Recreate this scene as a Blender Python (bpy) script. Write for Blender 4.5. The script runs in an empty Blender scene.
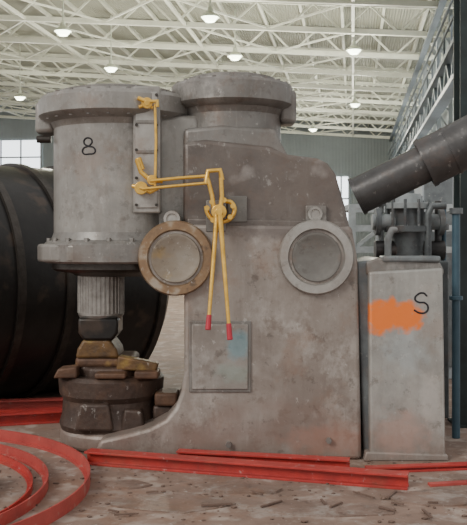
import bpy, bmesh, math, random
from mathutils import Vector, Matrix
random.seed(4)
D=9.0; F=900.0; CH=2.2
def P(px,py,y):
    return Vector(((px-233.5)/F*(D+y), y, CH-(py-240)/F*(D+y)))
# ---------------------------------------------------------------- materials
def mat(name,col,rough=.6,metal=0.0,col2=None,scale=3.0,amt=.5,bump=.15,stains=(),detail=8,spots=None,streak=0,chips=0,grime=0,blot=0):
    m=bpy.data.materials.new(name); m.use_nodes=True
    nt=m.node_tree; N=nt.nodes; L=nt.links
    b=N['Principled BSDF']; b.inputs['Roughness'].default_value=rough; b.inputs['Metallic'].default_value=metal
    geo=N.new('ShaderNodeNewGeometry')
    n=N.new('ShaderNodeTexNoise'); n.inputs['Scale'].default_value=scale; n.inputs['Detail'].default_value=detail; n.inputs['Roughness'].default_value=.65
    L.new(geo.outputs['Position'],n.inputs['Vector'])
    if col2 is None: col2=tuple(c*.6 for c in col)
    r=N.new('ShaderNodeValToRGB'); r.color_ramp.elements[0].position=.5-.28*(1-amt)-.02; r.color_ramp.elements[1].position=.5+.28*(1-amt)+.02
    r.color_ramp.elements[0].color=(*col2,1); r.color_ramp.elements[1].color=(*col,1)
    L.new(n.outputs['Fac'],r.inputs['Fac'])
    cur=r.outputs['Color']
    def mix(cur,fac,c):
        x=N.new('ShaderNodeMix'); x.data_type='RGBA'
        L.new(fac,x.inputs[0]); L.new(cur,x.inputs[6]); x.inputs[7].default_value=(*c,1)
        return x.outputs[2]
    def layer(cur,scl,vec,p0,p1,st,c,rg=.7,off=0):
        mp=N.new('ShaderNodeVectorMath'); mp.operation='MULTIPLY_ADD'; L.new(geo.outputs['Position'],mp.inputs[0]); mp.inputs[1].default_value=vec; mp.inputs[2].default_value=(off,off*.7,off*1.3)
        q=N.new('ShaderNodeTexNoise'); q.inputs['Scale'].default_value=scl; q.inputs['Detail'].default_value=8; q.inputs['Roughness'].default_value=rg
        L.new(mp.outputs[0],q.inputs['Vector'])
        mr=N.new('ShaderNodeMapRange'); L.new(q.outputs['Fac'],mr.inputs['Value'])
        mr.inputs['From Min'].default_value=p0; mr.inputs['From Max'].default_value=p1; mr.inputs['To Min'].default_value=0; mr.inputs['To Max'].default_value=st
        return mix(cur,mr.outputs['Result'],c)
    if blot:
        cur=layer(cur,1.1,(1,1,1),.50,.58,blot,(.16,.12,.098),.6,3.1)
        cur=layer(cur,2.3,(1,1,.7),.53,.62,blot,(.52,.49,.455),.7,7.7)
        cur=layer(cur,4.5,(1,1,1),.55,.62,blot*.9,(.13,.085,.06),.75,11.3)
    if streak:
        cur=layer(cur,3,(3,3,.5),.50,.68,streak,(.12,.09,.07))
        cur=layer(cur,4,(3,3,.35),.58,.68,streak*.7,(.52,.50,.47))
    if chips:
        cur=layer(cur,7,(1,1,1),.58,.64,chips,(.07,.055,.045))
        cur=layer(cur,13,(1,1,.7),.61,.66,chips,(.58,.56,.53))
        cur=layer(cur,1.6,(1,1,1),.54,.64,chips*.7,(.25,.13,.075),.7,5.5)
    if grime:
        sx=N.new('ShaderNodeSeparateXYZ'); L.new(geo.outputs['Position'],sx.inputs[0])
        q=N.new('ShaderNodeTexNoise'); q.inputs['Scale'].default_value=3; q.inputs['Detail'].default_value=7; L.new(geo.outputs['Position'],q.inputs['Vector'])
        ma=N.new('ShaderNodeMath'); ma.operation='MULTIPLY_ADD'; L.new(q.outputs['Fac'],ma.inputs[0]); ma.inputs[1].default_value=1.9; L.new(sx.outputs['Z'],ma.inputs[2])
        mr=N.new('ShaderNodeMapRange'); L.new(ma.outputs[0],mr.inputs['Value']); mr.inputs['From Min'].default_value=.9; mr.inputs['From Max'].default_value=1.6
        mr.inputs['To Min'].default_value=grime; mr.inputs['To Max'].default_value=0
        cur=mix(cur,mr.outputs['Result'],(.22,.14,.11))
    if spots:
        n2=N.new('ShaderNodeTexNoise'); n2.inputs['Scale'].default_value=spots[1]; n2.inputs['Detail'].default_value=6
        L.new(geo.outputs['Position'],n2.inputs['Vector'])
        r2=N.new('ShaderNodeValToRGB'); r2.color_ramp.elements[0].position=spots[2]; r2.color_ramp.elements[1].position=spots[2]+.1
        r2.color_ramp.elements[0].color=(0,0,0,1); r2.color_ramp.elements[1].color=(spots[3],)*3+(1,)
        L.new(n2.outputs['Fac'],r2.inputs['Fac']); cur=mix(cur,r2.outputs['Color'],spots[0])
    for (c,rx,rz,colr,st) in stains:     # paint marks: ragged ellipses on the front face
        mp=N.new('ShaderNodeVectorMath'); mp.operation='SUBTRACT'; L.new(geo.outputs['Position'],mp.inputs[0]); mp.inputs[1].default_value=c
        sc=N.new('ShaderNodeVectorMath'); sc.operation='MULTIPLY'; L.new(mp.outputs[0],sc.inputs[0]); sc.inputs[1].default_value=(1/rx,0.3,1/rz)
        ln=N.new('ShaderNodeVectorMath'); ln.operation='LENGTH'; L.new(sc.outputs[0],ln.inputs[0])
        nn=N.new('ShaderNodeTexNoise'); nn.inputs['Scale'].default_value=9; nn.inputs['Detail'].default_value=5
        L.new(geo.outputs['Position'],nn.inputs['Vector'])
        a=N.new('ShaderNodeMath'); a.operation='MULTIPLY_ADD'; L.new(nn.outputs['Fac'],a.inputs[0]); a.inputs[1].default_value=1.6; L.new(ln.outputs['Value'],a.inputs[2])
        mr=N.new('ShaderNodeMapRange'); L.new(a.outputs[0],mr.inputs['Value'])
        mr.inputs['From Min'].default_value=1.35 if st<.9 else 1.5; mr.inputs['From Max'].default_value=1.95 if st<.9 else 1.9
        mr.inputs['To Min'].default_value=st; mr.inputs['To Max'].default_value=0
        cur=mix(cur,mr.outputs['Result'],colr)
    L.new(cur,b.inputs['Base Color'])
    if bump:
        bp=N.new('ShaderNodeBump'); bp.inputs['Strength'].default_value=bump; bp.inputs['Distance'].default_value=.02
        n3=N.new('ShaderNodeTexNoise'); n3.inputs['Scale'].default_value=scale*5; n3.inputs['Detail'].default_value=6
        L.new(geo.outputs['Position'],n3.inputs['Vector']); L.new(n3.outputs['Fac'],bp.inputs['Height']); L.new(bp.outputs['Normal'],b.inputs['Normal'])
    return m
def emis(name,col,s):
    m=bpy.data.materials.new(name); m.use_nodes=True; b=m.node_tree.nodes['Principled BSDF']
    b.inputs['Base Color'].default_value=(*col,1); b.inputs['Emission Color'].default_value=(*col,1); b.inputs['Emission Strength'].default_value=s
    return m
def corr(name,col,axis='X',freq=6,rough=.6,trans=0):
    m=mat(name,col,rough,0,tuple(c*.8 for c in col),.4,.4,0)
    nt=m.node_tree;N=nt.nodes;L=nt.links
    tc=N.new('ShaderNodeTexCoord'); w=N.new('ShaderNodeTexWave'); w.bands_direction=axis; w.inputs['Scale'].default_value=freq
    L.new(tc.outputs['Object'],w.inputs['Vector']); bp=N.new('ShaderNodeBump'); bp.inputs['Strength'].default_value=.6; bp.inputs['Distance'].default_value=.08
    L.new(w.outputs['Fac'],bp.inputs['Height']); L.new(bp.outputs['Normal'],N['Principled BSDF'].inputs['Normal'])
    if trans:
        t=N.new('ShaderNodeBsdfTranslucent'); t.inputs['Color'].default_value=(*col,1); mx=N.new('ShaderNodeMixShader'); mx.inputs[0].default_value=trans
        L.new(N['Principled BSDF'].outputs[0],mx.inputs[1]); L.new(t.outputs[0],mx.inputs[2]); L.new(mx.outputs[0],N['Material Output'].inputs['Surface'])
    return m
M={}
M['cyl']=mat('cast_grey',(.36,.345,.32),.38,.35,(.21,.20,.185),1.6,.3,.2,streak=.22,chips=.3,blot=.28)
M['cyl2']=mat('cast_dark_grey',(.26,.25,.235),.4,.3,(.14,.13,.12),1.8,.3,.25,streak=.2,chips=.35,blot=.3)
M['upper']=mat('cast_primer_brown',(.17,.145,.13),.4,.2,(.095,.08,.072),2.2,.3,.3,streak=.1,chips=.25,blot=.28,spots=((.34,.31,.29),3,.62,.5))
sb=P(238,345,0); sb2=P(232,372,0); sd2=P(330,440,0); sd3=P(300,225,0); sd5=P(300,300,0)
M['frame']=mat('cast_frame_grey',(.38,.345,.315),.45,.2,(.23,.195,.17),1.3,.25,.35,
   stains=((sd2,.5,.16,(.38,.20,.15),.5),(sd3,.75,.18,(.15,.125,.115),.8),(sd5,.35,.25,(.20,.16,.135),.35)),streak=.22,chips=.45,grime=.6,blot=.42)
M['door']=mat('door_grey',(.37,.345,.32),.45,.2,(.22,.20,.18),2,.25,.3,stains=((sb,.12,.16,(.16,.38,.45),.45),(sb2,.18,.10,(.25,.38,.33),.3)),streak=.15,chips=.4,blot=.35)
so=P(391,316,-.02); sblue=P(405,350,-.02); spk=P(400,432,-.02); sp2=P(430,400,-.02)
M['block']=mat('casing_grey',(.39,.385,.36),.45,.15,(.25,.245,.23),2,.3,.15,
   stains=((sblue,.22,.24,(.42,.50,.53),.3),(spk,.28,.22,(.46,.29,.24),.5),(sp2,.12,.25,(.58,.54,.50),.4),(so,.37,.17,(.88,.20,.02),.95)),streak=.2,chips=.35,grime=.4,blot=.25)
M['dial']=mat('dial_steel',(.44,.43,.40),.4,.4,(.28,.26,.24),4,.3,.1,chips=.3,blot=.2)
M['dialin']=mat('dial_inner',(.20,.195,.18),.45,.3,(.13,.12,.11),4,.3,.15,chips=.35)
M['brass']=mat('dial_rusty_ring',(.34,.22,.12),.45,.3,(.17,.11,.07),5,.3,.2,chips=.6,spots=((.42,.38,.32),5,.55,.7))
M['rustlid']=mat('dial_rusty_lid',(.31,.28,.24),.45,.35,(.20,.15,.10),3,.3,.15,chips=.55,spots=((.34,.23,.09),4,.56,.6))
M['yellow']=mat('brass_yellow',(.92,.58,.13),.28,.5,(.62,.36,.06),12,.3,.08)
M['red']=mat('red_paint',(.52,.05,.04),.4,0,(.30,.03,.028),5,.3,.1,chips=.3)
M['redgrip']=mat('red_grip',(.50,.03,.05),.4,0,(.4,.02,.04),6,.3,0)
M['pink']=mat('faded_red_paint',(.50,.085,.07),.45,0,(.32,.05,.045),3,.3,.15,spots=((.42,.28,.23),8,.6,.5))
M['black']=mat('black_steel',(.026,.024,.022),.33,.3,(.012,.011,.011),2,.3,.15,spots=((.08,.055,.04),3,.58,.6))
M['oily']=mat('oily_steel',(.07,.06,.053),.35,.5,(.03,.026,.022),6,.3,.2)
M['steel']=mat('tup_steel',(.40,.385,.36),.35,.6,(.20,.185,.17),9,.3,.2)
M['rust']=mat('rusty_anvil',(.16,.08,.042),.6,.1,(.05,.028,.02),4,.3,.4,spots=((.33,.21,.06),4,.6,.5))
M['anvil']=mat('anvil_base',(.10,.065,.05),.5,.2,(.04,.027,.022),3,.3,.4,chips=.35)
M['die']=mat('die_block',(.22,.12,.04),.5,.15,(.06,.035,.02),5,.3,.35,chips=.4,spots=((.40,.27,.06),3,.57,.6))
M['floor']=mat('floor_concrete',(.31,.215,.17),.75,0,(.16,.105,.08),1.6,.2,.5,spots=((.42,.34,.29),3.5,.56,.7),chips=.5,blot=.3)
M['plate']=mat('floor_plate',(.31,.225,.185),.5,.2,(.18,.125,.10),2.5,.3,.3,chips=.5,blot=.35)
M['scale']=mat('scale_scrap',(.20,.13,.10),.7,.1,(.10,.065,.05),5,.3,.3)
M['roof']=corr('roof_sheet',(.34,.345,.275),'X',3,trans=.12)
M['wall']=corr('wall_sheet',(.28,.315,.32),'X',3)
M['wallr']=corr('wall_sheet_light',(.36,.41,.43),'Y',3)
M['truss']=mat('truss_white',(.72,.73,.62),.5,0,(.52,.53,.45),1,.3,0)
M['crane']=mat('crane_girder_paint',(.17,.195,.215),.5,.1,(.10,.12,.135),1,.3,0)
M['col']=mat('column_paint',(.38,.42,.44),.5,0,(.27,.30,.32),1,.3,0)
M['win']=emis('window_daylight',(.90,.96,1),2.6)
M['lamp']=emis('lamp_glow',(.92,1,.80),7)
M['lampsh']=mat('lamp_shade',(.7,.74,.62),.4,.1,None,3,.3,0)
M['duct']=mat('duct_dark',(.095,.092,.092),.38,.4,(.05,.048,.048),4,.3,.15,chips=.2)
M['mach']=mat('machine_bluegrey',(.20,.225,.23),.5,.2,(.10,.11,.12),5,.3,.15,chips=.3)
M['machl']=mat('machine_lightgrey',(.48,.52,.53),.5,.1,(.28,.31,.32),5,.3,.1,chips=.3)
M['blue']=mat('pipe_blue',(.06,.12,.16),.45,.1,(.04,.08,.11),5,.3,.1)
M['teal']=mat('teal_dark',(.02,.035,.035),.6,0,(.008,.012,.012),6,.3,.1)
M['ink']=mat('marker_black',(.015,.015,.02),.7,0,None,5,.3,0)
M['timber']=mat('timber',(.25,.18,.14),.8,0,(.14,.10,.08),5,.3,.2)
# ---------------------------------------------------------------- geometry helpers
def link(me,name,m,parent,smooth=True,bev=0,ang=35):
    o=bpy.data.objects.new(name,me); bpy.context.collection.objects.link(o)
    if m is not None and not me.materials: me.materials.append(M[m])
    if smooth:
        for p in me.polygons: p.use_smooth=True
        me.set_sharp_from_angle(angle=math.radians(ang))
    if bev:
        b=o.modifiers.new('bevel','BEVEL'); b.width=bev; b.segments=3; b.limit_method='ANGLE'; b.angle_limit=math.radians(40)
    if parent is not None: o.parent=parent
    return o
def empty(name):
    e=bpy.data.objects.new(name,None); bpy.context.collection.objects.link(e); e.empty_display_size=.2; return e
def bm2(bm,name,m,parent,**k):
    bmesh.ops.recalc_face_normals(bm,faces=bm.faces)
    me=bpy.data.meshes.new(name); bm.to_mesh(me); bm.free(); return link(me,name,m,parent,**k)
def box(name,x0,x1,y0,y1,z0,z1,m,parent=None,bev=.01):
    bm=bmesh.new(); bmesh.ops.create_cube(bm,size=1)
    for v in bm.verts: v.co=Vector(((x0+x1)/2+v.co.x*(x1-x0),(y0+y1)/2+v.co.y*(y1-y0),(z0+z1)/2+v.co.z*(z1-z0)))
    return bm2(bm,name,m,parent,bev=bev)
def basis(d):
    d=d.normalized(); u=d.cross(Vector((0,0,1)))
    if u.length<1e-3: u=Vector((1,0,0))
    u.normalize(); return u,d.cross(u).normalized(),d
def addcyl(bm,a,b,r0,r1=None,seg=12,cap=True):
    a=Vector(a);b=Vector(b); r1=r0 if r1 is None else r1
    u,w,d=basis(b-a)
    A=[bm.verts.new(a+(u*math.cos(t)+w*math.sin(t))*r0) for t in [2*math.pi*i/seg for i in range(seg)]]
    B=[bm.verts.new(b+(u*math.cos(t)+w*math.sin(t))*r1) for t in [2*math.pi*i/seg for i in range(seg)]]
    for i in range(seg): bm.faces.new((A[i],A[(i+1)%seg],B[(i+1)%seg],B[i]))
    if cap: bm.faces.new(A[::-1]); bm.faces.new(B)
def cyl(name,a,b,r0,m,parent=None,r1=None,seg=48,bev=.006):
    bm=bmesh.new(); addcyl(bm,a,b,r0,r1,seg); return bm2(bm,name,m,parent,bev=bev)
def cyls(name,lst,m,parent=None,seg=10,bev=0):
    bm=bmesh.new()
    for c in lst: addcyl(bm,c[0],c[1],c[2],c[3] if len(c)>3 else None,seg)
    return bm2(bm,name,m,parent,bev=bev)
def prism(name,poly,y0,y1,m,parent=None,bev=.02):
    bm=bmesh.new()
    A=[bm.verts.new((x,y0,z)) for x,z in poly]; B=[bm.verts.new((x,y1,z)) for x,z in poly]; n=len(poly)
    bm.faces.new(A); bm.faces.new(B[::-1])
    for i in range(n): bm.faces.new((A[i],A[(i+1)%n],B[(i+1)%n],B[i]))
    return bm2(bm,name,m,parent,bev=bev)
def prismz(name,poly,z0,z1,m,parent=None,bev=.02):
    bm=bmesh.new()
    A=[bm.verts.new((x,y,z0)) for x,y in poly]; B=[bm.verts.new((x,y,z1)) for x,y in poly]; n=len(poly)
    bm.faces.new(A); bm.faces.new(B[::-1])
    for i in range(n): bm.faces.new((A[i],A[(i+1)%n],B[(i+1)%n],B[i]))
    return bm2(bm,name,m,parent,bev=bev)
def lathe(name,prof,o,d,m,parent=None,seg=72,ang=30,closed=False):
    o=Vector(o); u,w,d=basis(Vector(d)); bm=bmesh.new(); rings=[]
    for r,h in prof:
        if r<1e-5: rings.append([bm.verts.new(o+d*h)])
        else: rings.append([bm.verts.new(o+d*h+(u*math.cos(2*math.pi*i/seg)+w*math.sin(2*math.pi*i/seg))*r) for i in range(seg)])
    pairs=list(zip(rings,rings[1:]))
    if closed: pairs.append((rings[-1],rings[0]))
    for A,B in pairs:
        for i in range(seg):
            j=(i+1)%seg
            if len(A)==1 and len(B)==1: continue
            if len(A)==1: bm.faces.new((A[0],B[j],B[i]))
            elif len(B)==1: bm.faces.new((A[i],A[j],B[0]))
            else: bm.faces.new((A[i],A[j],B[j],B[i]))
    return bm2(bm,name,m,parent,ang=ang)
def tube(name,pts,r,m,parent=None,smooth=False,cyc=False):
    c=bpy.data.curves.new(name,'CURVE'); c.dimensions='3D'; c.bevel_depth=r; c.bevel_resolution=4; c.use_fill_caps=True
    if smooth:
        s=c.splines.new('BEZIER'); s.bezier_points.add(len(pts)-1)
        for b,p in zip(s.bezier_points,pts): b.co=p; b.handle_left_type=b.handle_right_type='AUTO'
    else:
        s=c.splines.new('POLY'); s.points.add(len(pts)-1)
        for b,p in zip(s.points,pts): b.co=(*p,1)
    s.use_cyclic_u=cyc
    c.materials.append(M[m]); o=bpy.data.objects.new(name,c); bpy.context.collection.objects.link(o)
    if parent: o.parent=parent
    return o
def bar(bm,a,b,w,h):
    a=Vector(a);b=Vector(b); u,v,d=basis(b-a)
    vs=[]
    for q in (a,b):
        for s,t in ((-1,-1),(1,-1),(1,1),(-1,1)): vs.append(bm.verts.new(q+u*s*w/2+v*t*h/2))
    for f in ((0,1,2,3),(7,6,5,4),(0,4,5,1),(1,5,6,2),(2,6,7,3),(3,7,4,0)): bm.faces.new([vs[i] for i in f])
# ---------------------------------------------------------------- hall
TH=math.atan((353-233.5)/F); AX=Vector((math.sin(TH),math.cos(TH),0)); RT=Vector((math.cos(TH),-math.sin(TH),0)); C0=Vector((0,-D,0))
def H(lat,t,z): return C0+RT*lat+AX*t+Vector((0,0,z))
HR=Matrix.Translation(C0)@Matrix.Rotation(-TH,4,'Z')
def hbox(name,x0,x1,y0,y1,z0,z1,m,parent=None,bev=0):
    o=box(name,x0,x1,y0,y1,z0,z1,m,parent,bev); o.matrix_basis=HR; return o
LAT_R=3.6; LAT_L=-34; T1=66; ZE=CH+8.2; SL=.07
def rz(lat): return ZE+(LAT_R-lat)*SL
hbox('floor',LAT_L,LAT_R+6,-4,T1+2,-.2,0,'floor')
hbox('wall_back',LAT_L,LAT_R,T1,T1+.3,0,ZE+3,'wall')
hbox('wall_right',LAT_R,LAT_R+.3,16,T1,0,ZE,'wallr')
bm=bmesh.new()
vs=[bm.verts.new(p) for p in ((LAT_R,18,rz(LAT_R)),(LAT_L,18,rz(LAT_L)),(LAT_L,T1,rz(LAT_L)),(LAT_R,T1,rz(LAT_R)))]
bm.faces.new(vs)
o=bm2(bm,'ceiling','roof',None,smooth=False); o.matrix_basis=HR
tr=empty('roof_trusses')
bm=bmesh.new()
for t in range(24,66,4):
    dp=1.1
    for l0,l1 in ((LAT_R,LAT_L),):
        bar(bm,H(l0,t,rz(l0)-.15),H(l1,t,rz(l1)-.15),.14,.14)
        bar(bm,H(l0,t,rz(l0)-dp),H(l1,t,rz(l1)-dp),.18,.18)
    l=LAT_R; k=0
    while l>LAT_L+1:
        a=l;b=l-1.0
        if k%2: bar(bm,H(a,t,rz(a)-.15),H(b,t,rz(b)-dp),.07,.07)
        else: bar(bm,H(a,t,rz(a)-dp),H(b,t,rz(b)-.15),.07,.07)
        l-=1.0;k+=1
bm2(bm,'truss_frames','truss',tr,smooth=False)
bm=bmesh.new()
l=LAT_R-1
while l>LAT_L:
    bar(bm,H(l,18,rz(l)-.08),H(l,T1,rz(l)-.08),.10,.14); l-=1.5
for l in (0,-6,-12,-18,-24):
    for i in range(0,10):
        t=24+4*i
        bar(bm,H(l,t,rz(l)-1.1),H(l,t+4,rz(l)-1.1),.10,.10)
        bar(bm,H(l,t,rz(l)-1.1),H(l-3,t+4,rz(l-3)-1.1),.06,.06)
        bar(bm,H(l-3,t+4,rz(l-3)-1.1),H(l-6,t,rz(l-6)-1.1),.06,.06)
bm2(bm,'purlins_and_bracing','truss',tr,smooth=False)
for i,(px,py) in enumerate([(63,31),(111,68),(210,17),(235,56),(354,50),(355,104),(290,115),(313,129),(148,128),(20,97)]):
    z=6.9; dep=F*z/(240-py); p=P(px,py,dep-D)
    e=empty('high_bay_lamp')
    lathe('shade',[(.03,.34),(.07,.30),(.10,.16),(.27,.04),(.29,-.02),(.26,.0),(.09,.14),(0,.16)],p,(0,0,1),'lampsh',e,24)
    lathe('diffuser',[(0,-.18),(.14,-.15),(.23,-.05),(.25,.02)],p,(0,0,1),'lamp',e,24)
    lat=(p-C0).dot(RT); cyls('stem',[(p+Vector((0,0,.3)),Vector((p.x,p.y,rz(lat)-.1)),.03)],'lampsh',e,6)
    ld=bpy.data.lights.new('lamp_light','POINT'); ld.energy=650; ld.color=(1,.97,.82); ld.shadow_soft_size=.4
    lo=bpy.data.objects.new('lamp_light',ld); bpy.context.collection.objects.link(lo); lo.location=p-Vector((0,0,1.6)); lo.parent=e
wn=0
for (l0,l1,z0,z1) in [(-33,-23.5,7.2,9.8),(-3.6,-0.3,3.6,6.8),(-12,-6,5.6,8.0),(-21,-14,7.2,9.4)]:
    wn+=1; e=empty('window_%d'%wn)
    hbox('pane',l0,l1,T1-.1,T1-.04,z0,z1,'win',e)
    k=l0
    while k<=l1+.01:
        hbox('mullion',k-.05,k+.05,T1-.2,T1-.05,z0,z1,'col',e); k+=(l1-l0)/6
    hbox('rail_mid',l0,l1,T1-.2,T1-.05,(z0+z1)/2-.05,(z0+z1)/2+.05,'col',e)
for zz0,zz1 in ((2.6,5.6),(7.6,9.4)):
  for t in range(20,62,6):
    wn+=1; e=empty('window_%d'%wn)
    hbox('pane',LAT_R-.06,LAT_R-.02,t+1.2,t+4.8,zz0,zz1,'win',e)
    for k in range(5): hbox('mullion',LAT_R-.12,LAT_R-.02,t+1.2+k*.9-.05,t+1.2+k*.9+.05,zz0,zz1,'col',e)
bm=bmesh.new()
for t in range(20,66,6):
    for dl in (.25,.65):
        bar(bm,H(LAT_R-dl,t,0),H(LAT_R-dl,t,ZE-.1),.14,.14)
    z=0
    while z<ZE-1.2:
        bar(bm,H(LAT_R-.25,t,z),H(LAT_R-.65,t,z+.6),.06,.06); z+=.6
e=empty('hall_column_row'); bm2(bm,'lattice_columns','col',e,smooth=False)
bm=bmesh.new(); TE=T1-.6
bar(bm,H(LAT_R-.95,17,7.2),H(LAT_R-.95,TE,7.2),.35,.12); bar(bm,H(LAT_R-.95,17,6.3),H(LAT_R-.95,TE,6.3),.35,.12)
bar(bm,H(LAT_R-.95,17,9.3),H(LAT_R-.95,TE,9.3),.2,.1)
t=17
while t<TE-2:
    bar(bm,H(LAT_R-.95,t,6.3),H(LAT_R-.95,t+1,7.2),.1,.1); bar(bm,H(LAT_R-.95,t+1,7.2),H(LAT_R-.95,t+2,6.3),.1,.1)
    bar(bm,H(LAT_R-.95,t,7.2),H(LAT_R-.95,t,8.3),.05,.05); t+=2
bar(bm,H(LAT_R-1.1,17,8.3),H(LAT_R-1.1,TE,8.3),.06,.06); bar(bm,H(LAT_R-1.1,17,7.8),H(LAT_R-1.1,TE,7.8),.05,.05)
e=empty('crane_runway'); bm2(bm,'girder','crane',e,smooth=False)
# ---------------------------------------------------------------- forging hammer
HM=empty('pneumatic_forging_hammer')
LC=Vector((-1.245,.70,0)); R1=.68
RC=Vector((-.016,.62,0)); R2=.52
def zpy(py,y): return P(0,py,y).z
zt=zpy(84,-.15)
lathe('ram_cylinder',[(0,2.15),(R1-.05,2.15),(R1,2.2),(R1,zt-.36),(R1+.03,zt-.30),(R1+.13,zt-.26),(R1+.16,zt-.23),(R1+.16,zt-.07),(R1+.13,zt-.03),(R1+.06,zt-.02),(R1+.05,zt),(R1-.02,zt+.01),(0,zt+.02)],LC,(0,0,1),'cyl',HM,96,25)
lathe('ram_cylinder_cap',[(R1-.06,zt),(R1-.06,zt+.04),(R1-.14,zt+.06),(0,zt+.07)],LC,(0,0,1),'cyl2',HM,72)
b=[]
for i in range(24):
    a=2*math.pi*i/24; q=LC+Vector((math.cos(a)*(R1+.09),math.sin(a)*(R1+.09),0))
    b.append((q+Vector((0,0,zt-.04)),q+Vector((0,0,zt-.01)),.024)); b.append((q+Vector((0,0,zt-.28)),q+Vector((0,0,zt-.2)),.024))
cyls('ram_cap_bolts',b,'cyl2',HM,6)
box('lifting_lug',LC.x-R1-.19,LC.x-R1+.02,LC.y-.14,LC.y+.14,zt-.40,zt-.06,'cyl',HM,.05)
cyls('lug_hook',[((LC.x-R1-.17,LC.y-.1,zt-.46),(LC.x-R1-.02,LC.y-.1,zt-.46),.04)],'oily',HM,12)
zf0=zpy(264,0);zf1=zpy(236,-.1)
lathe('ram_guide_flange',[(0,zf0),(R1+.08,zf0),(R1+.11,zf0+.02),(R1+.11,zf1-.09),(R1+.08,zf1-.06),(R1+.03,zf1-.04),(R1,zf1+.04),(0,zf1+.04)],LC,(0,0,1),'cyl2',HM,96,25)
lathe('gland_ring',[(0,zf0-.14),(.44,zf0-.14),(.50,zf0-.11),(.66,zf0-.09),(.70,zf0-.06),(.70,zf0+.02),(0,zf0+.02)],LC,(0,0,1),'oily',HM,72)
b=[]
for i in range(20):
    a=2*math.pi*i/20; q=LC+Vector((math.cos(a)*(R1+.055),math.sin(a)*(R1+.055),0)); b.append((q+Vector((0,0,zf1-.08)),q+Vector((0,0,zf1-.02)),.025))
cyls('flange_bolts',b,'steel',HM,6)
prismz('flange_nose',[(LC.x-.82,LC.y-.22),(LC.x-.70,LC.y-.46),(LC.x-.38,LC.y-.70),(LC.x+.1,LC.y-.76),(LC.x+.1,LC.y+.5),(LC.x-.82,LC.y+.28)],zf0+.01,zf1-.08,'cyl',HM,.03)
TX=P(99,300,.55).x
lathe('tup',[(0,1.30),(.19,1.30),(.21,1.34),(.245,1.40),(.245,1.9),(0,1.9)],(TX,LC.y,0),(0,0,1),'steel',HM,48,20)
cyls('tup_splines',[((TX+.236*math.cos(a),LC.y+.236*math.sin(a),1.42),(TX+.236*math.cos(a),LC.y+.236*math.sin(a),1.9),.017) for a in [2*math.pi*i/34 for i in range(34)]],'steel',HM,8)
prism('upper_die',[(TX-.15,1.14),(TX+.15,1.14),(TX+.21,1.22),(TX+.21,1.38),(TX-.21,1.38),(TX-.21,1.22)],LC.y-.24,LC.y+.22,'black',HM,.03)
zt2=zpy(73,-.02)
lathe('compressor_cylinder',[(0,2.3),(R2+.02,2.3),(R2+.02,2.7),(R2,2.95),(R2,zt2-.36),(R2+.03,zt2-.30),(R2+.10,zt2-.27),(R2+.13,zt2-.24),(R2+.13,zt2-.06),(R2+.11,zt2-.03),(R2+.03,zt2-.02),(R2+.02,zt2),(0,zt2+.01)],RC,(0,0,1),'cyl2',HM,96,25)
lathe('compressor_cap',[(R2-.05,zt2),(R2-.05,zt2+.04),(R2-.12,zt2+.06),(0,zt2+.07)],RC,(0,0,1),'cyl2',HM,72)
b=[]
for i in range(20):
    a=2*math.pi*i/20; q=RC+Vector((math.cos(a)*(R2+.07),math.sin(a)*(R2+.07),0)); b.append((q+Vector((0,0,zt2-.05)),q+Vector((0,0,zt2-.005)),.02))
cyls('compressor_cap_bolts',b,'cyl2',HM,6)
box('compressor_lug',RC.x+R2-.02,RC.x+R2+.16,RC.y-.16,RC.y+.16,zt2-.44,zt2-.08,'cyl2',HM,.05)
box('cylinder_web',-1.0,-.35,.22,1.0,2.2,zt-.25,'cyl',HM,.06)
px0=P(133,0,0).x;px1=P(160,0,0).x
box('valve_chest',px0,px1,-.0,.5,zpy(213,0),zpy(86,0),'cyl',HM,.015)
box('valve_cover',px0+.025,px1-.025,-.02,.03,zpy(208,0),zpy(92,0),'dial',HM,.008)
b=[]
for py in (95,125,150,178,205):
    for px in (136.5,156.5):
        q=P(px,py,-.02); b.append((q+Vector((0,.03,0)),q-Vector((0,.02,0)),.016))
cyls('valve_cover_bolts',b,'oily',HM,6)
for py in (122,152): box('cover_rib',px0+.03,px1-.03,-.035,0,zpy(py+1.5,0),zpy(py-1.5,0),'cyl2',HM,.004)
def XZ(l,y=0): return [(P(a,c,y).x,P(a,c,y).z) for a,c in l]
prism('upper_frame',XZ([(183,236),(183,142),(205,139),(270,146),(288,154),(318,158),(328,163),(336,174),(345,205),(353,240)],.04),.04,1.25,'upper',HM,.05)
prism('cylinder_fillet',XZ([(183,150),(183,128),(225,124),(276,128),(281,142),(290,158)],.08),.085,1.1,'cyl2',HM,.05)
foot=[(184,224),(352,226),(358,260),(362,460),(120,460),(95,452),(100,440),(128,434),(150,428),(165,420),(175,408),(181,392),(184,370)]
prism('main_frame',[(x,max(z,0)) for x,z in XZ(foot,0)],0,1.35,'frame',HM,.04)
prism('frame_shoulder',XZ([(187,230),(187,218),(345,221),(350,230)],.02),.02,1.3,'upper',HM,.02)
tube('casting_seam_2',[P(208,300,0),P(209,318,0)],.008,'frame',HM)
pl=[]
for i in range(25):
    a=math.pi/2+math.pi*i/24; pl.append((-1.22+.66*math.cos(a),.82+.62*math.sin(a)))
pl+=[(-.4,.2),(-.4,1.44)]
prismz('foot_slab',pl,0,.20,'frame',HM,.05)
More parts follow.
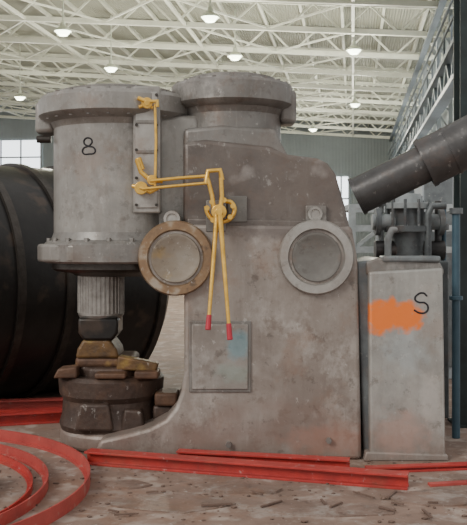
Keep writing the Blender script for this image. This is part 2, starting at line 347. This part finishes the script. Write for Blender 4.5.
# anvil
AC=Vector((TX+.10,.80,0))
lathe('anvil_block',[(0,.18),(.54,.18),(.56,.24),(.53,.34),(.52,.50),(.56,.56),(.57,.72),(.53,.76),(0,.77)],AC,(0,0,1),'anvil',HM,40,30)
prismz('anvil_cap',[(AC.x+.44*math.cos(a),AC.y+.44*math.sin(a)) for a in [math.pi/8+math.pi/4*i for i in range(8)]],.74,.86,'anvil',HM,.03)
box('lower_die_holder',AC.x-.35,AC.x+.28,.50,1.05,.84,.97,'rust',HM,.05)
prism('lower_die',[(AC.x-.34,.95),(AC.x+.12,.95),(AC.x+.10,1.04),(AC.x+.02,1.15),(AC.x-.26,1.15),(AC.x-.32,1.05)],.48,1.0,'die',HM,.03)
prism('die_wedge',[(AC.x+.10,.84),(AC.x+.52,.82),(AC.x+.54,.91),(AC.x+.12,.99)],.40,.56,'die',HM,.02)
prism('die_key',[(AC.x-.55,.76),(AC.x-.30,.76),(AC.x-.30,.88),(AC.x-.50,.86)],.35,.60,'rust',HM,.02)
box('packing_block',AC.x+.30,AC.x+.55,.30,.60,.76,.84,'rust',HM,.02)
box('packing_block_2',AC.x+.48,AC.x+.68,.45,.8,.20,.46,'anvil',HM,.03)
box('packing_block_3',AC.x+.50,AC.x+.74,.40,.75,.46,.60,'rust',HM,.03)
box('packing_block_4',AC.x-.10,AC.x+.22,.24,.42,.77,.83,'rust',HM,.02)
prism('anvil_side_key',[(AC.x-.30,.24),(AC.x+.10,.24),(AC.x+.05,.52),(AC.x-.25,.52)],.20,.40,'anvil',HM,.03)
prism('anvil_side_key_2',[(AC.x+.16,.22),(AC.x+.42,.22),(AC.x+.38,.44),(AC.x+.20,.46)],.26,.46,'anvil',HM,.03)
def roundel(px,py,r,m1,m2,n,y=0):
    c=P(px,py,y)
    lathe(n+'_boss',[(0,.0),(r*.99,.0),(r,.02),(r,.5)],c+Vector((0,-.05,0)),(0,1,0),'frame',HM,72)
    lathe(n+'_ring',[(r*.72,.05),(r*.72,.0),(r*.76,-.03),(r*.96,-.03),(r,-.0),(r,.05)],c+Vector((0,-.05,0)),(0,1,0),m1,HM,72)
    lathe(n+'_lid',[(0,-.02),(r*.55,-.02),(r*.58,-.026),(r*.64,-.026),(r*.66,0),(r*.70,.01)],c+Vector((0,-.05,0)),(0,1,0),m2,HM,72)
    return c
c1=roundel(176,258,.375,'brass','rustlid','crank_cover')
c2=roundel(316,257,.375,'dial','dialin','shaft_cover')
for px,py,r in ((172,219,.085),(315,214,.075)):
    c=P(px,py,0); lathe('oil_port',[(0,-.02),(r*.6,-.02),(r*.65,-.035),(r*.95,-.035),(r,-.02),(r,.12)],c,(0,1,0),'dial',HM,32)
q=P(316,214.5,0); box('oil_port_plate',q.x-.105,q.x+.105,-.012,.05,q.z-.09,q.z+.09,'cyl2',HM,.01)
a=P(189,321,0);b2=P(251,392,0)
box('door_frame',a.x,b2.x,-.02,.03,b2.z,a.z,'cyl2',HM,.008)
box('access_door',a.x+.03,b2.x-.03,-.035,.0,b2.z+.03,a.z-.03,'door',HM,.01)
a=P(228,196,0);b2=P(247,222,0); box('name_plate',a.x,b2.x,0.0,.06,b2.z,a.z,'dialin',HM,.006)
a=P(206,200,0);b2=P(226,232,0); box('lever_pad',a.x,b2.x,-.01,.06,b2.z,a.z,'cyl2',HM,.01)
cyls('foot_bolts',[((-.05+.0,.02,.16),(-.05,-.05,.16),.03),((.95,.02,.2),(.95,-.05,.2),.03)],'cyl2',HM,6)
def onc(px,py):
    x=P(px,py,.08).x; dx=x-LC.x; y=LC.y-math.sqrt(R1*R1-dx*dx)-.003; p=P(px,py,y); return p
tube('painted_mark',[onc(*q) for q in ((88,146),(84,143),(85,139),(89,138),(92,141),(90,145),(83,149),(83,153),(89,154),(95,152),(94,148))],.008,'ink',HM,True,True)
def Y(px,py,y=-.12): return P(px,py,y)
tube('control_rod_vertical',[Y(155,104),Y(156,140),Y(155,186)],.014,'yellow',HM)
cyl('top_valve_hub',P(147,103,-.02),P(147,103,-.14),.055,'yellow',HM,seg=24)
cyl('top_valve_nut',P(147,103,-.13),P(147,103,-.17),.03,'yellow',HM,seg=6,bev=.003)
tube('top_valve_arm',[Y(138,98,-.13),Y(147,102,-.14),Y(157,101,-.13),Y(157,107,-.13)],.022,'yellow',HM)
tube('top_valve_crank',[Y(139,107,-.1),Y(146,105,-.1),Y(153,108,-.1)],.018,'yellow',HM)
cyl('mid_valve_hub',P(141,188,.0),P(141,188,-.16),.065,'yellow',HM,seg=24)
cyl('mid_valve_neck',P(152,180,.0),P(152,180,-.14),.05,'yellow',HM,seg=24)
tube('mid_valve_crank',[Y(137,160),Y(141,172),Y(150,180),Y(163,181)],.024,'yellow',HM)
tube('mid_valve_stub',[Y(133,186,-.1),Y(141,188,-.15),Y(150,192,-.12),Y(158,188,-.12)],.022,'yellow',HM)
cyl('mid_valve_post',P(138,158,-.1),P(142,170,-.1),.032,'yellow',HM,seg=16)
tube('link_rod_upper',[Y(150,181,-.15),Y(180,178,-.15),Y(208,176,-.15)],.017,'yellow',HM)
tube('link_rod_lower',[Y(142,189,-.17),Y(175,186,-.17),Y(207,183,-.17)],.015,'yellow',HM)
tube('bell_crank',[Y(206,184,-.16),Y(208,171,-.16),Y(220,170,-.16),Y(222,180,-.16)],.026,'yellow',HM)
tube('bell_crank_arm',[Y(207,176,-.16),Y(212,195,-.16),Y(214,210,-.16)],.022,'yellow',HM)
tube('bell_crank_arm_2',[Y(221,178,-.17),Y(222,196,-.17),Y(220,212,-.17)],.022,'yellow',HM)
cyl('lever_pivot_hub',P(219,212,.04),P(219,212,-.20),.075,'yellow',HM,seg=24)
cyl('lever_pivot_cap',P(219,212,-.19),P(219,212,-.24),.04,'yellow',HM,seg=6,bev=.004)
tube('lever_quadrant',[Y(206,206,-.12),Y(208,214,-.12),Y(214,220,-.12),Y(226,221,-.12),Y(234,213,-.12),Y(232,203,-.12),Y(226,201,-.12)],.022,'yellow',HM,True)
cyls('quadrant_pins',[(P(a,c,-.08),P(a,c,-.18),.026) for a,c in ((207,208),(213,220),(230,217),(233,206),(212,202),(224,200))],'yellow',HM,12)
def lever(n,a,b):
    A=Vector(a);B=Vector(b)
    cyls(n,[(A,A.lerp(B,.25),.027,.022),(A.lerp(B,.25),A.lerp(B,.88),.022,.018)],'yellow',HM,16)
    cyls(n+'_grip',[(A.lerp(B,.87),B,.024,.028)],'redgrip',HM,16,.008)
lever('hand_lever',P(217,214,-.18),P(208,330,-.34))
lever('hand_lever_2',P(220,214,-.22),P(230,340,-.38))
# ---------------------------------------------------------------- right-hand casing
GB=empty('motor_drive_casing')
prism('casing_body',[(x,max(z,0)) for x,z in XZ([(369,272),(443,268),(446,458),(446,470),(371,470),(370,455)],-.02)],-.02,1.0,'block',GB,.025)
prism('casing_side',[(x,max(z,0)) for x,z in XZ([(357,262),(372,260),(372,470),(364,470)],.08)],.08,.9,'mach',GB,.02)
prism('casing_top',XZ([(366,262),(378,258),(440,262),(444,270),(444,275),(366,275)],.06),.06,1.0,'cyl2',GB,.02)
box('casing_flange',P(384,0,-.02).x,P(442,0,-.02).x,.02,.3,zpy(262,0),zpy(256,0),'mach',GB,.02)
pts=[(427,296),(423,293),(417,295),(415,299),(418,302),(425,303),(428,307),(426,312),(420,313),(414,310)]
tube('letter_mark',[P(a,c,-.020) for a,c in pts],.009,'ink',GB,True)
prism('casing_foot',[(x,max(z,0)) for x,z in XZ([(366,452),(448,455),(449,470),(364,470)],-.05)],-.05,1.0,'block',GB,.015)
# ---------------------------------------------------------------- duct
DU=empty('exhaust_duct')
a=P(356,197,.9); b_=P(428,162,.75); c_=P(424,164,.76); d_=P(500,126,.6)
ax=(b_-a)
def pipe(n,a,b,r,m,t=.02):
    h=(b-a).length
    lathe(n,[(r-t,.0),(r,.0),(r,h),(r-t,h)],a,b-a,m,DU,64,30,True)
pipe('duct_pipe',a,b_,.205,'duct')
pipe('duct_collar',a,a+ax.normalized()*.04,.218,'duct')
pipe('duct_sleeve',c_,d_,.265,'duct')
pipe('sleeve_band',c_,c_+ax.normalized()*.05,.275,'duct')
pipe('sleeve_band_2',c_+ax.normalized()*.30,c_+ax.normalized()*.33,.275,'duct')
lathe('duct_bottom',[(0,.25),(.19,.25)],a,ax,'black',DU,48)
cyls('duct_stand',[(Vector((d_.x-.05,d_.y+.05,0)),Vector((d_.x-.05,d_.y+.05,d_.z-.25)),.05)],'mach',DU,12)
# ---------------------------------------------------------------- machinery behind right
BM=empty('valve_pump_assembly')
y=2.4
def zc(n,px,py0,py1,r,m,y=y,seg=36): return cyl(n,P(px,py0,y)*1.0,Vector((P(px,py0,y).x,y,P(px,py1,y).z)),r,m,BM,seg=seg)
zc('pump_body',408,262,204,.20,'mach'); zc('pump_flange_top',408,209,203,.28,'machl'); zc('pump_flange_mid',408,232,226,.30,'mach')
zc('pump_head',408,203,194,.16,'machl'); zc('pump_bonnet',408,196,184,.08,'mach')
cyls('pump_studs',[(Vector((P(408,0,y).x+.27*math.cos(a),y+.27*math.sin(a),P(0,232,y).z)),Vector((P(408,0,y).x+.27*math.cos(a),y+.27*math.sin(a),P(0,200,y).z)),.02) for a in [2*math.pi*k/10 for k in range(10)]],'mach',BM,8)
cyl('pump_side_pipe',P(372,222,y),P(444,222,y),.10,'machl',BM); cyl('side_flange',P(375,222,y),P(380,222,y),.17,'mach',BM); cyl('side_flange_2',P(438,222,y),P(443,222,y),.17,'mach',BM)
cyl('pump_lower_pipe',P(375,250,y),P(444,250,y),.12,'duct',BM)
tube('pump_bent_pipe',[P(388,262,y-.2),P(388,238,y-.2),P(392,230,y-.2),P(408,228,y-.2)],.045,'machl',BM)
tube('pump_bent_pipe_2',[P(428,262,y-.2),P(428,214,y-.2),P(432,206,y-.2),P(446,206,y-.2)],.045,'mach',BM)
for k,(px,r,m_) in enumerate(((381,.035,'machl'),(395,.03,'duct'),(420,.035,'machl'),(438,.045,'duct'),(444,.03,'blue'))):
    zc('riser_pipe_%d'%k,px,262,186+k*5,r,m_,seg=14,y=y+.05); zc('riser_valve_%d'%k,px,206+k*6,200+k*6,r*2.2,'mach',seg=14,y=y+.05)
pb=P(408,0,y).x; box('pump_pedestal',pb-.50,pb+.45,y-.3,y+.3,0,P(0,262,y).z+.02,'mach',BM,.02)
tube('pump_handwheel',[P(408,184,y)+Vector((.16*math.cos(a),.16*math.sin(a),0)) for a in [2*math.pi*k/24 for k in range(24)]],.018,'machl',BM,False,True)
FR=empty('steel_support_frame')
bm=bmesh.new(); y=3.6
x0=P(352,0,y).x;x1=P(462,0,y).x
for x in (x0,(x0+x1)/2-.2,x1):
    for yy in (y,y+1.2): bar(bm,(x,yy,0),(x,yy,P(0,205,y).z),.09,.09)
for py in (207,228,250):
    z=P(0,py,y).z
    for yy in (y,y+1.2): bar(bm,(x0,yy,z),(x1,yy,z),.08,.08)
    for x in (x0,x1): bar(bm,(x,y,z),(x,y+1.2,z),.08,.08)
bar(bm,(x0,y,P(0,250,y).z),((x0+x1)/2,y,P(0,207,y).z),.05,.05)
bm2(bm,'frame_bars','machl',FR,smooth=False)
EC=empty('electrical_cabinet')
box('cabinet_body',P(425,0,5).x,P(457,0,5).x,5.2,5.9,0,P(0,170,5).z,'col',EC,.02)
box('cabinet_door',P(427,0,5).x,P(455,0,5).x,5.17,5.22,.2,P(0,173,5).z,'mach',EC,.01)
ST=empty('added_edge_column')  # added dark column, stands in for a dark border strip at the right edge
y=1.6; xs=P(460,0,y).x
box('web',xs+.06,xs+.10,y,y+.3,0,6.6,'teal',ST,0); box('flange_front',xs,xs+.24,y-.02,y+.01,0,6.6,'teal',ST,0); box('flange_back',xs,xs+.24,y+.29,y+.32,0,6.6,'teal',ST,0)
box('base_plate',xs-.06,xs+.3,y-.08,y+.38,0,.03,'teal',ST,.005)
BP=empty('added_edge_pipe'); y=1.0; xb=P(456,0,y).x  # added blue pipe, fills the same border strip beside the column
cyl('pipe_riser',(xb,y,0),(xb,y,P(0,212,y).z),.045,'blue',BP,seg=20); cyl('pipe_flange',(xb,y,P(0,300,y).z),(xb,y,P(0,296,y).z),.075,'blue',BP,seg=20); cyl('pipe_cap',(xb,y,P(0,214,y).z),(xb,y,P(0,208,y).z),.075,'mach',BP,seg=20)
# ---------------------------------------------------------------- black tank
TK=empty('black_boiler_tank')
tr_=1.62; a=Vector((-4.9,2.3,tr_+.005)); d=Vector((.745,.667,0)).normalized(); Lt=4.0
prof=[(0,-.35),(.6,-.30),(1.1,-.18),(1.45,-.02),(tr_,.15),(tr_,Lt-.15),(1.45,Lt+.05),(1.1,Lt+.2),(.6,Lt+.3),(0,Lt+.33)]
lathe('tank_shell',prof,a,d,'black',TK,96,25)
for k,h in enumerate((.2,.9,1.6,2.3,3.0,Lt-.2)):
    lathe('tank_band_%d'%k,[(tr_-.01,h-.05),(tr_+.045,h-.05),(tr_+.045,h+.05),(tr_-.01,h+.05)],a,d,'oily',TK,96,25,True)
# ---------------------------------------------------------------- red hoops and beams
def hoop(cx,cy,r,h,m='pink',tz=0.0,w=.05):
    e=empty('red_steel_hoop')
    lathe('hoop_band',[(r-w,tz),(r,tz),(r,tz+h),(r-.015,tz+h),(r-.015,tz+.02),(r-w,tz+.02)],(cx,cy,0),(0,0,1),m,e,160,30,True)
hoop(-3.6,-1.2,2.33,.12); hoop(-3.62,-1.32,2.0,.10); hoop(-3.60,-1.40,1.86,.07,'red')
def channel(n,a,b,w,h,m):
    e=empty(n); a=Vector(a);b=Vector(b); u,v,d=basis(b-a); u=Vector((u.x,u.y,0)).normalized(); up=Vector((0,0,1))
    sec=[(-w/2,0),(w/2,0),(w/2,.02),(.01,.02),(.01,h-.02),(w/2,h-.02),(w/2,h),(-w/2,h),(-w/2,h-.02),(-.01,h-.02),(-.01,.02),(-w/2,.02)]
    bm=bmesh.new(); A=[bm.verts.new(a+u*s+up*t) for s,t in sec];B=[bm.verts.new(b+u*s+up*t) for s,t in sec]; k=len(sec)
    bm.faces.new(A);bm.faces.new(B[::-1])
    for i in range(k): bm.faces.new((A[i],A[(i+1)%k],B[(i+1)%k],B[i]))
    bm2(bm,'beam_section',m,e,smooth=False,bev=.003)
channel('red_steel_beam',(-1.44,-.12,0),(1.55,-1.02,0),.16,.13,'red')
channel('red_steel_beam',(-.55,-.12,0),(1.10,-.48,0),.12,.13,'red')
channel('red_steel_beam',(-3.1,2.5,0),(-1.9,2.72,0),.16,.15,'pink')
channel('red_steel_beam',(-3.4,1.5,0),(-1.95,1.95,0),.16,.14,'red')
channel('red_steel_beam',(1.25,-.50,.0),(2.6,-.30,0),.09,.06,'red')
channel('red_steel_beam',(-3.4,2.05,0),(-1.95,2.3,0),.12,.10,'red')
def flat(n,a,b,w,h,m,z=0):
    bm=bmesh.new(); bar(bm,Vector((a[0],a[1],h/2+z)),Vector((b[0],b[1],h/2+z)),w,h); bm2(bm,n,m,None,smooth=False,bev=.002)
flat('red_steel_flat_bar',(1.75,-.95,0),(2.5,-.80,0),.07,.025,'pink')
# irregular floor sheets & scrap
random.seed(7)
bm=bmesh.new()
for k,(x,y,rx,ry) in enumerate([(-.5,-1.5,.62,.30),(.7,-1.62,.7,.26),(1.75,-1.35,.5,.3),(-.95,-.95,.22,.16),(2.15,-.70,.3,.10),(.1,-1.1,.35,.14)]):
    n=9; top=[];h=.008+.003*k
    for i in range(n):
        a=2*math.pi*i/n; s=random.uniform(.72,1.1); top.append((x+rx*s*math.cos(a),y+ry*s*math.sin(a)))
    A=[bm.verts.new((p[0],p[1],h)) for p in top];B=[bm.verts.new((p[0],p[1],0)) for p in top]
    bm.faces.new(A); bm.faces.new(B[::-1])
    for i in range(n): bm.faces.new((A[i],A[(i+1)%n],B[(i+1)%n],B[i]))
bm2(bm,'floor_sheet_offcuts','plate',None,smooth=False)
bm=bmesh.new()
for k in range(420):
    x=random.uniform(-2.6,2.7);y=random.uniform(-2.0,.05)
    if y>-.05 and -1.4<x<2.3: continue
    s=random.choice([.005,.007,.009,.012,.018]); r=bmesh.ops.create_icosphere(bm,subdivisions=1,radius=s)
    f=random.uniform(.25,.7); e1=random.uniform(.8,2.0)
    for v in r['verts']: v.co=Vector((v.co.x*e1,v.co.y*random.uniform(.8,1.2),v.co.z*f))+Vector((x,y,s*f*.8))
for k in range(14):
    x=random.uniform(-1.0,2.3);y=random.uniform(-1.95,-1.15); a=random.uniform(0,3.14); l=random.uniform(.04,.14)
    dx,dy=l*math.cos(a),l*math.sin(a)*.8; w_=random.uniform(.01,.025)
    bar(bm,(x-dx,y-dy,.022),(x+dx,y+dy,.022),w_,.012)
bm2(bm,'floor_rubble','scale',None,smooth=False)
PT=empty('timber_pallet')
for i in range(5): box('slat_%d'%i,-3.5,-2.1,-1.9+i*.22,-1.74+i*.22,.10,.125,'timber',PT,.003)
for i in range(3): box('bearer_%d'%i,-3.45+i*.62,-3.37+i*.62,-1.9,-.86,0,.10,'timber',PT,.003)
# ---------------------------------------------------------------- light
w=bpy.data.worlds.new('hall_daylight'); bpy.context.scene.world=w; w.use_nodes=True
w.node_tree.nodes['Background'].inputs[0].default_value=(1,.98,.95,1); w.node_tree.nodes['Background'].inputs[1].default_value=.88
sl=bpy.data.lights.new('daylight_sun','SUN'); sl.energy=1.7; sl.color=(1,.96,.89); sl.angle=math.radians(20); so_=bpy.data.objects.new('daylight_sun',sl); bpy.context.collection.objects.link(so_)
so_.rotation_euler=Vector((-.7,-.65,.6)).to_track_quat('Z','Y').to_euler()
# camera
cd=bpy.data.cameras.new('camera'); cam=bpy.data.objects.new('camera',cd); bpy.context.collection.objects.link(cam)
cam.location=(0,-D,CH); cam.rotation_euler=(math.pi/2,0,0)
cd.sensor_fit='VERTICAL'; cd.sensor_height=24; cd.lens=24*F/525; cd.shift_y=-22.5/525; cd.clip_end=300
bpy.context.scene.camera=cam
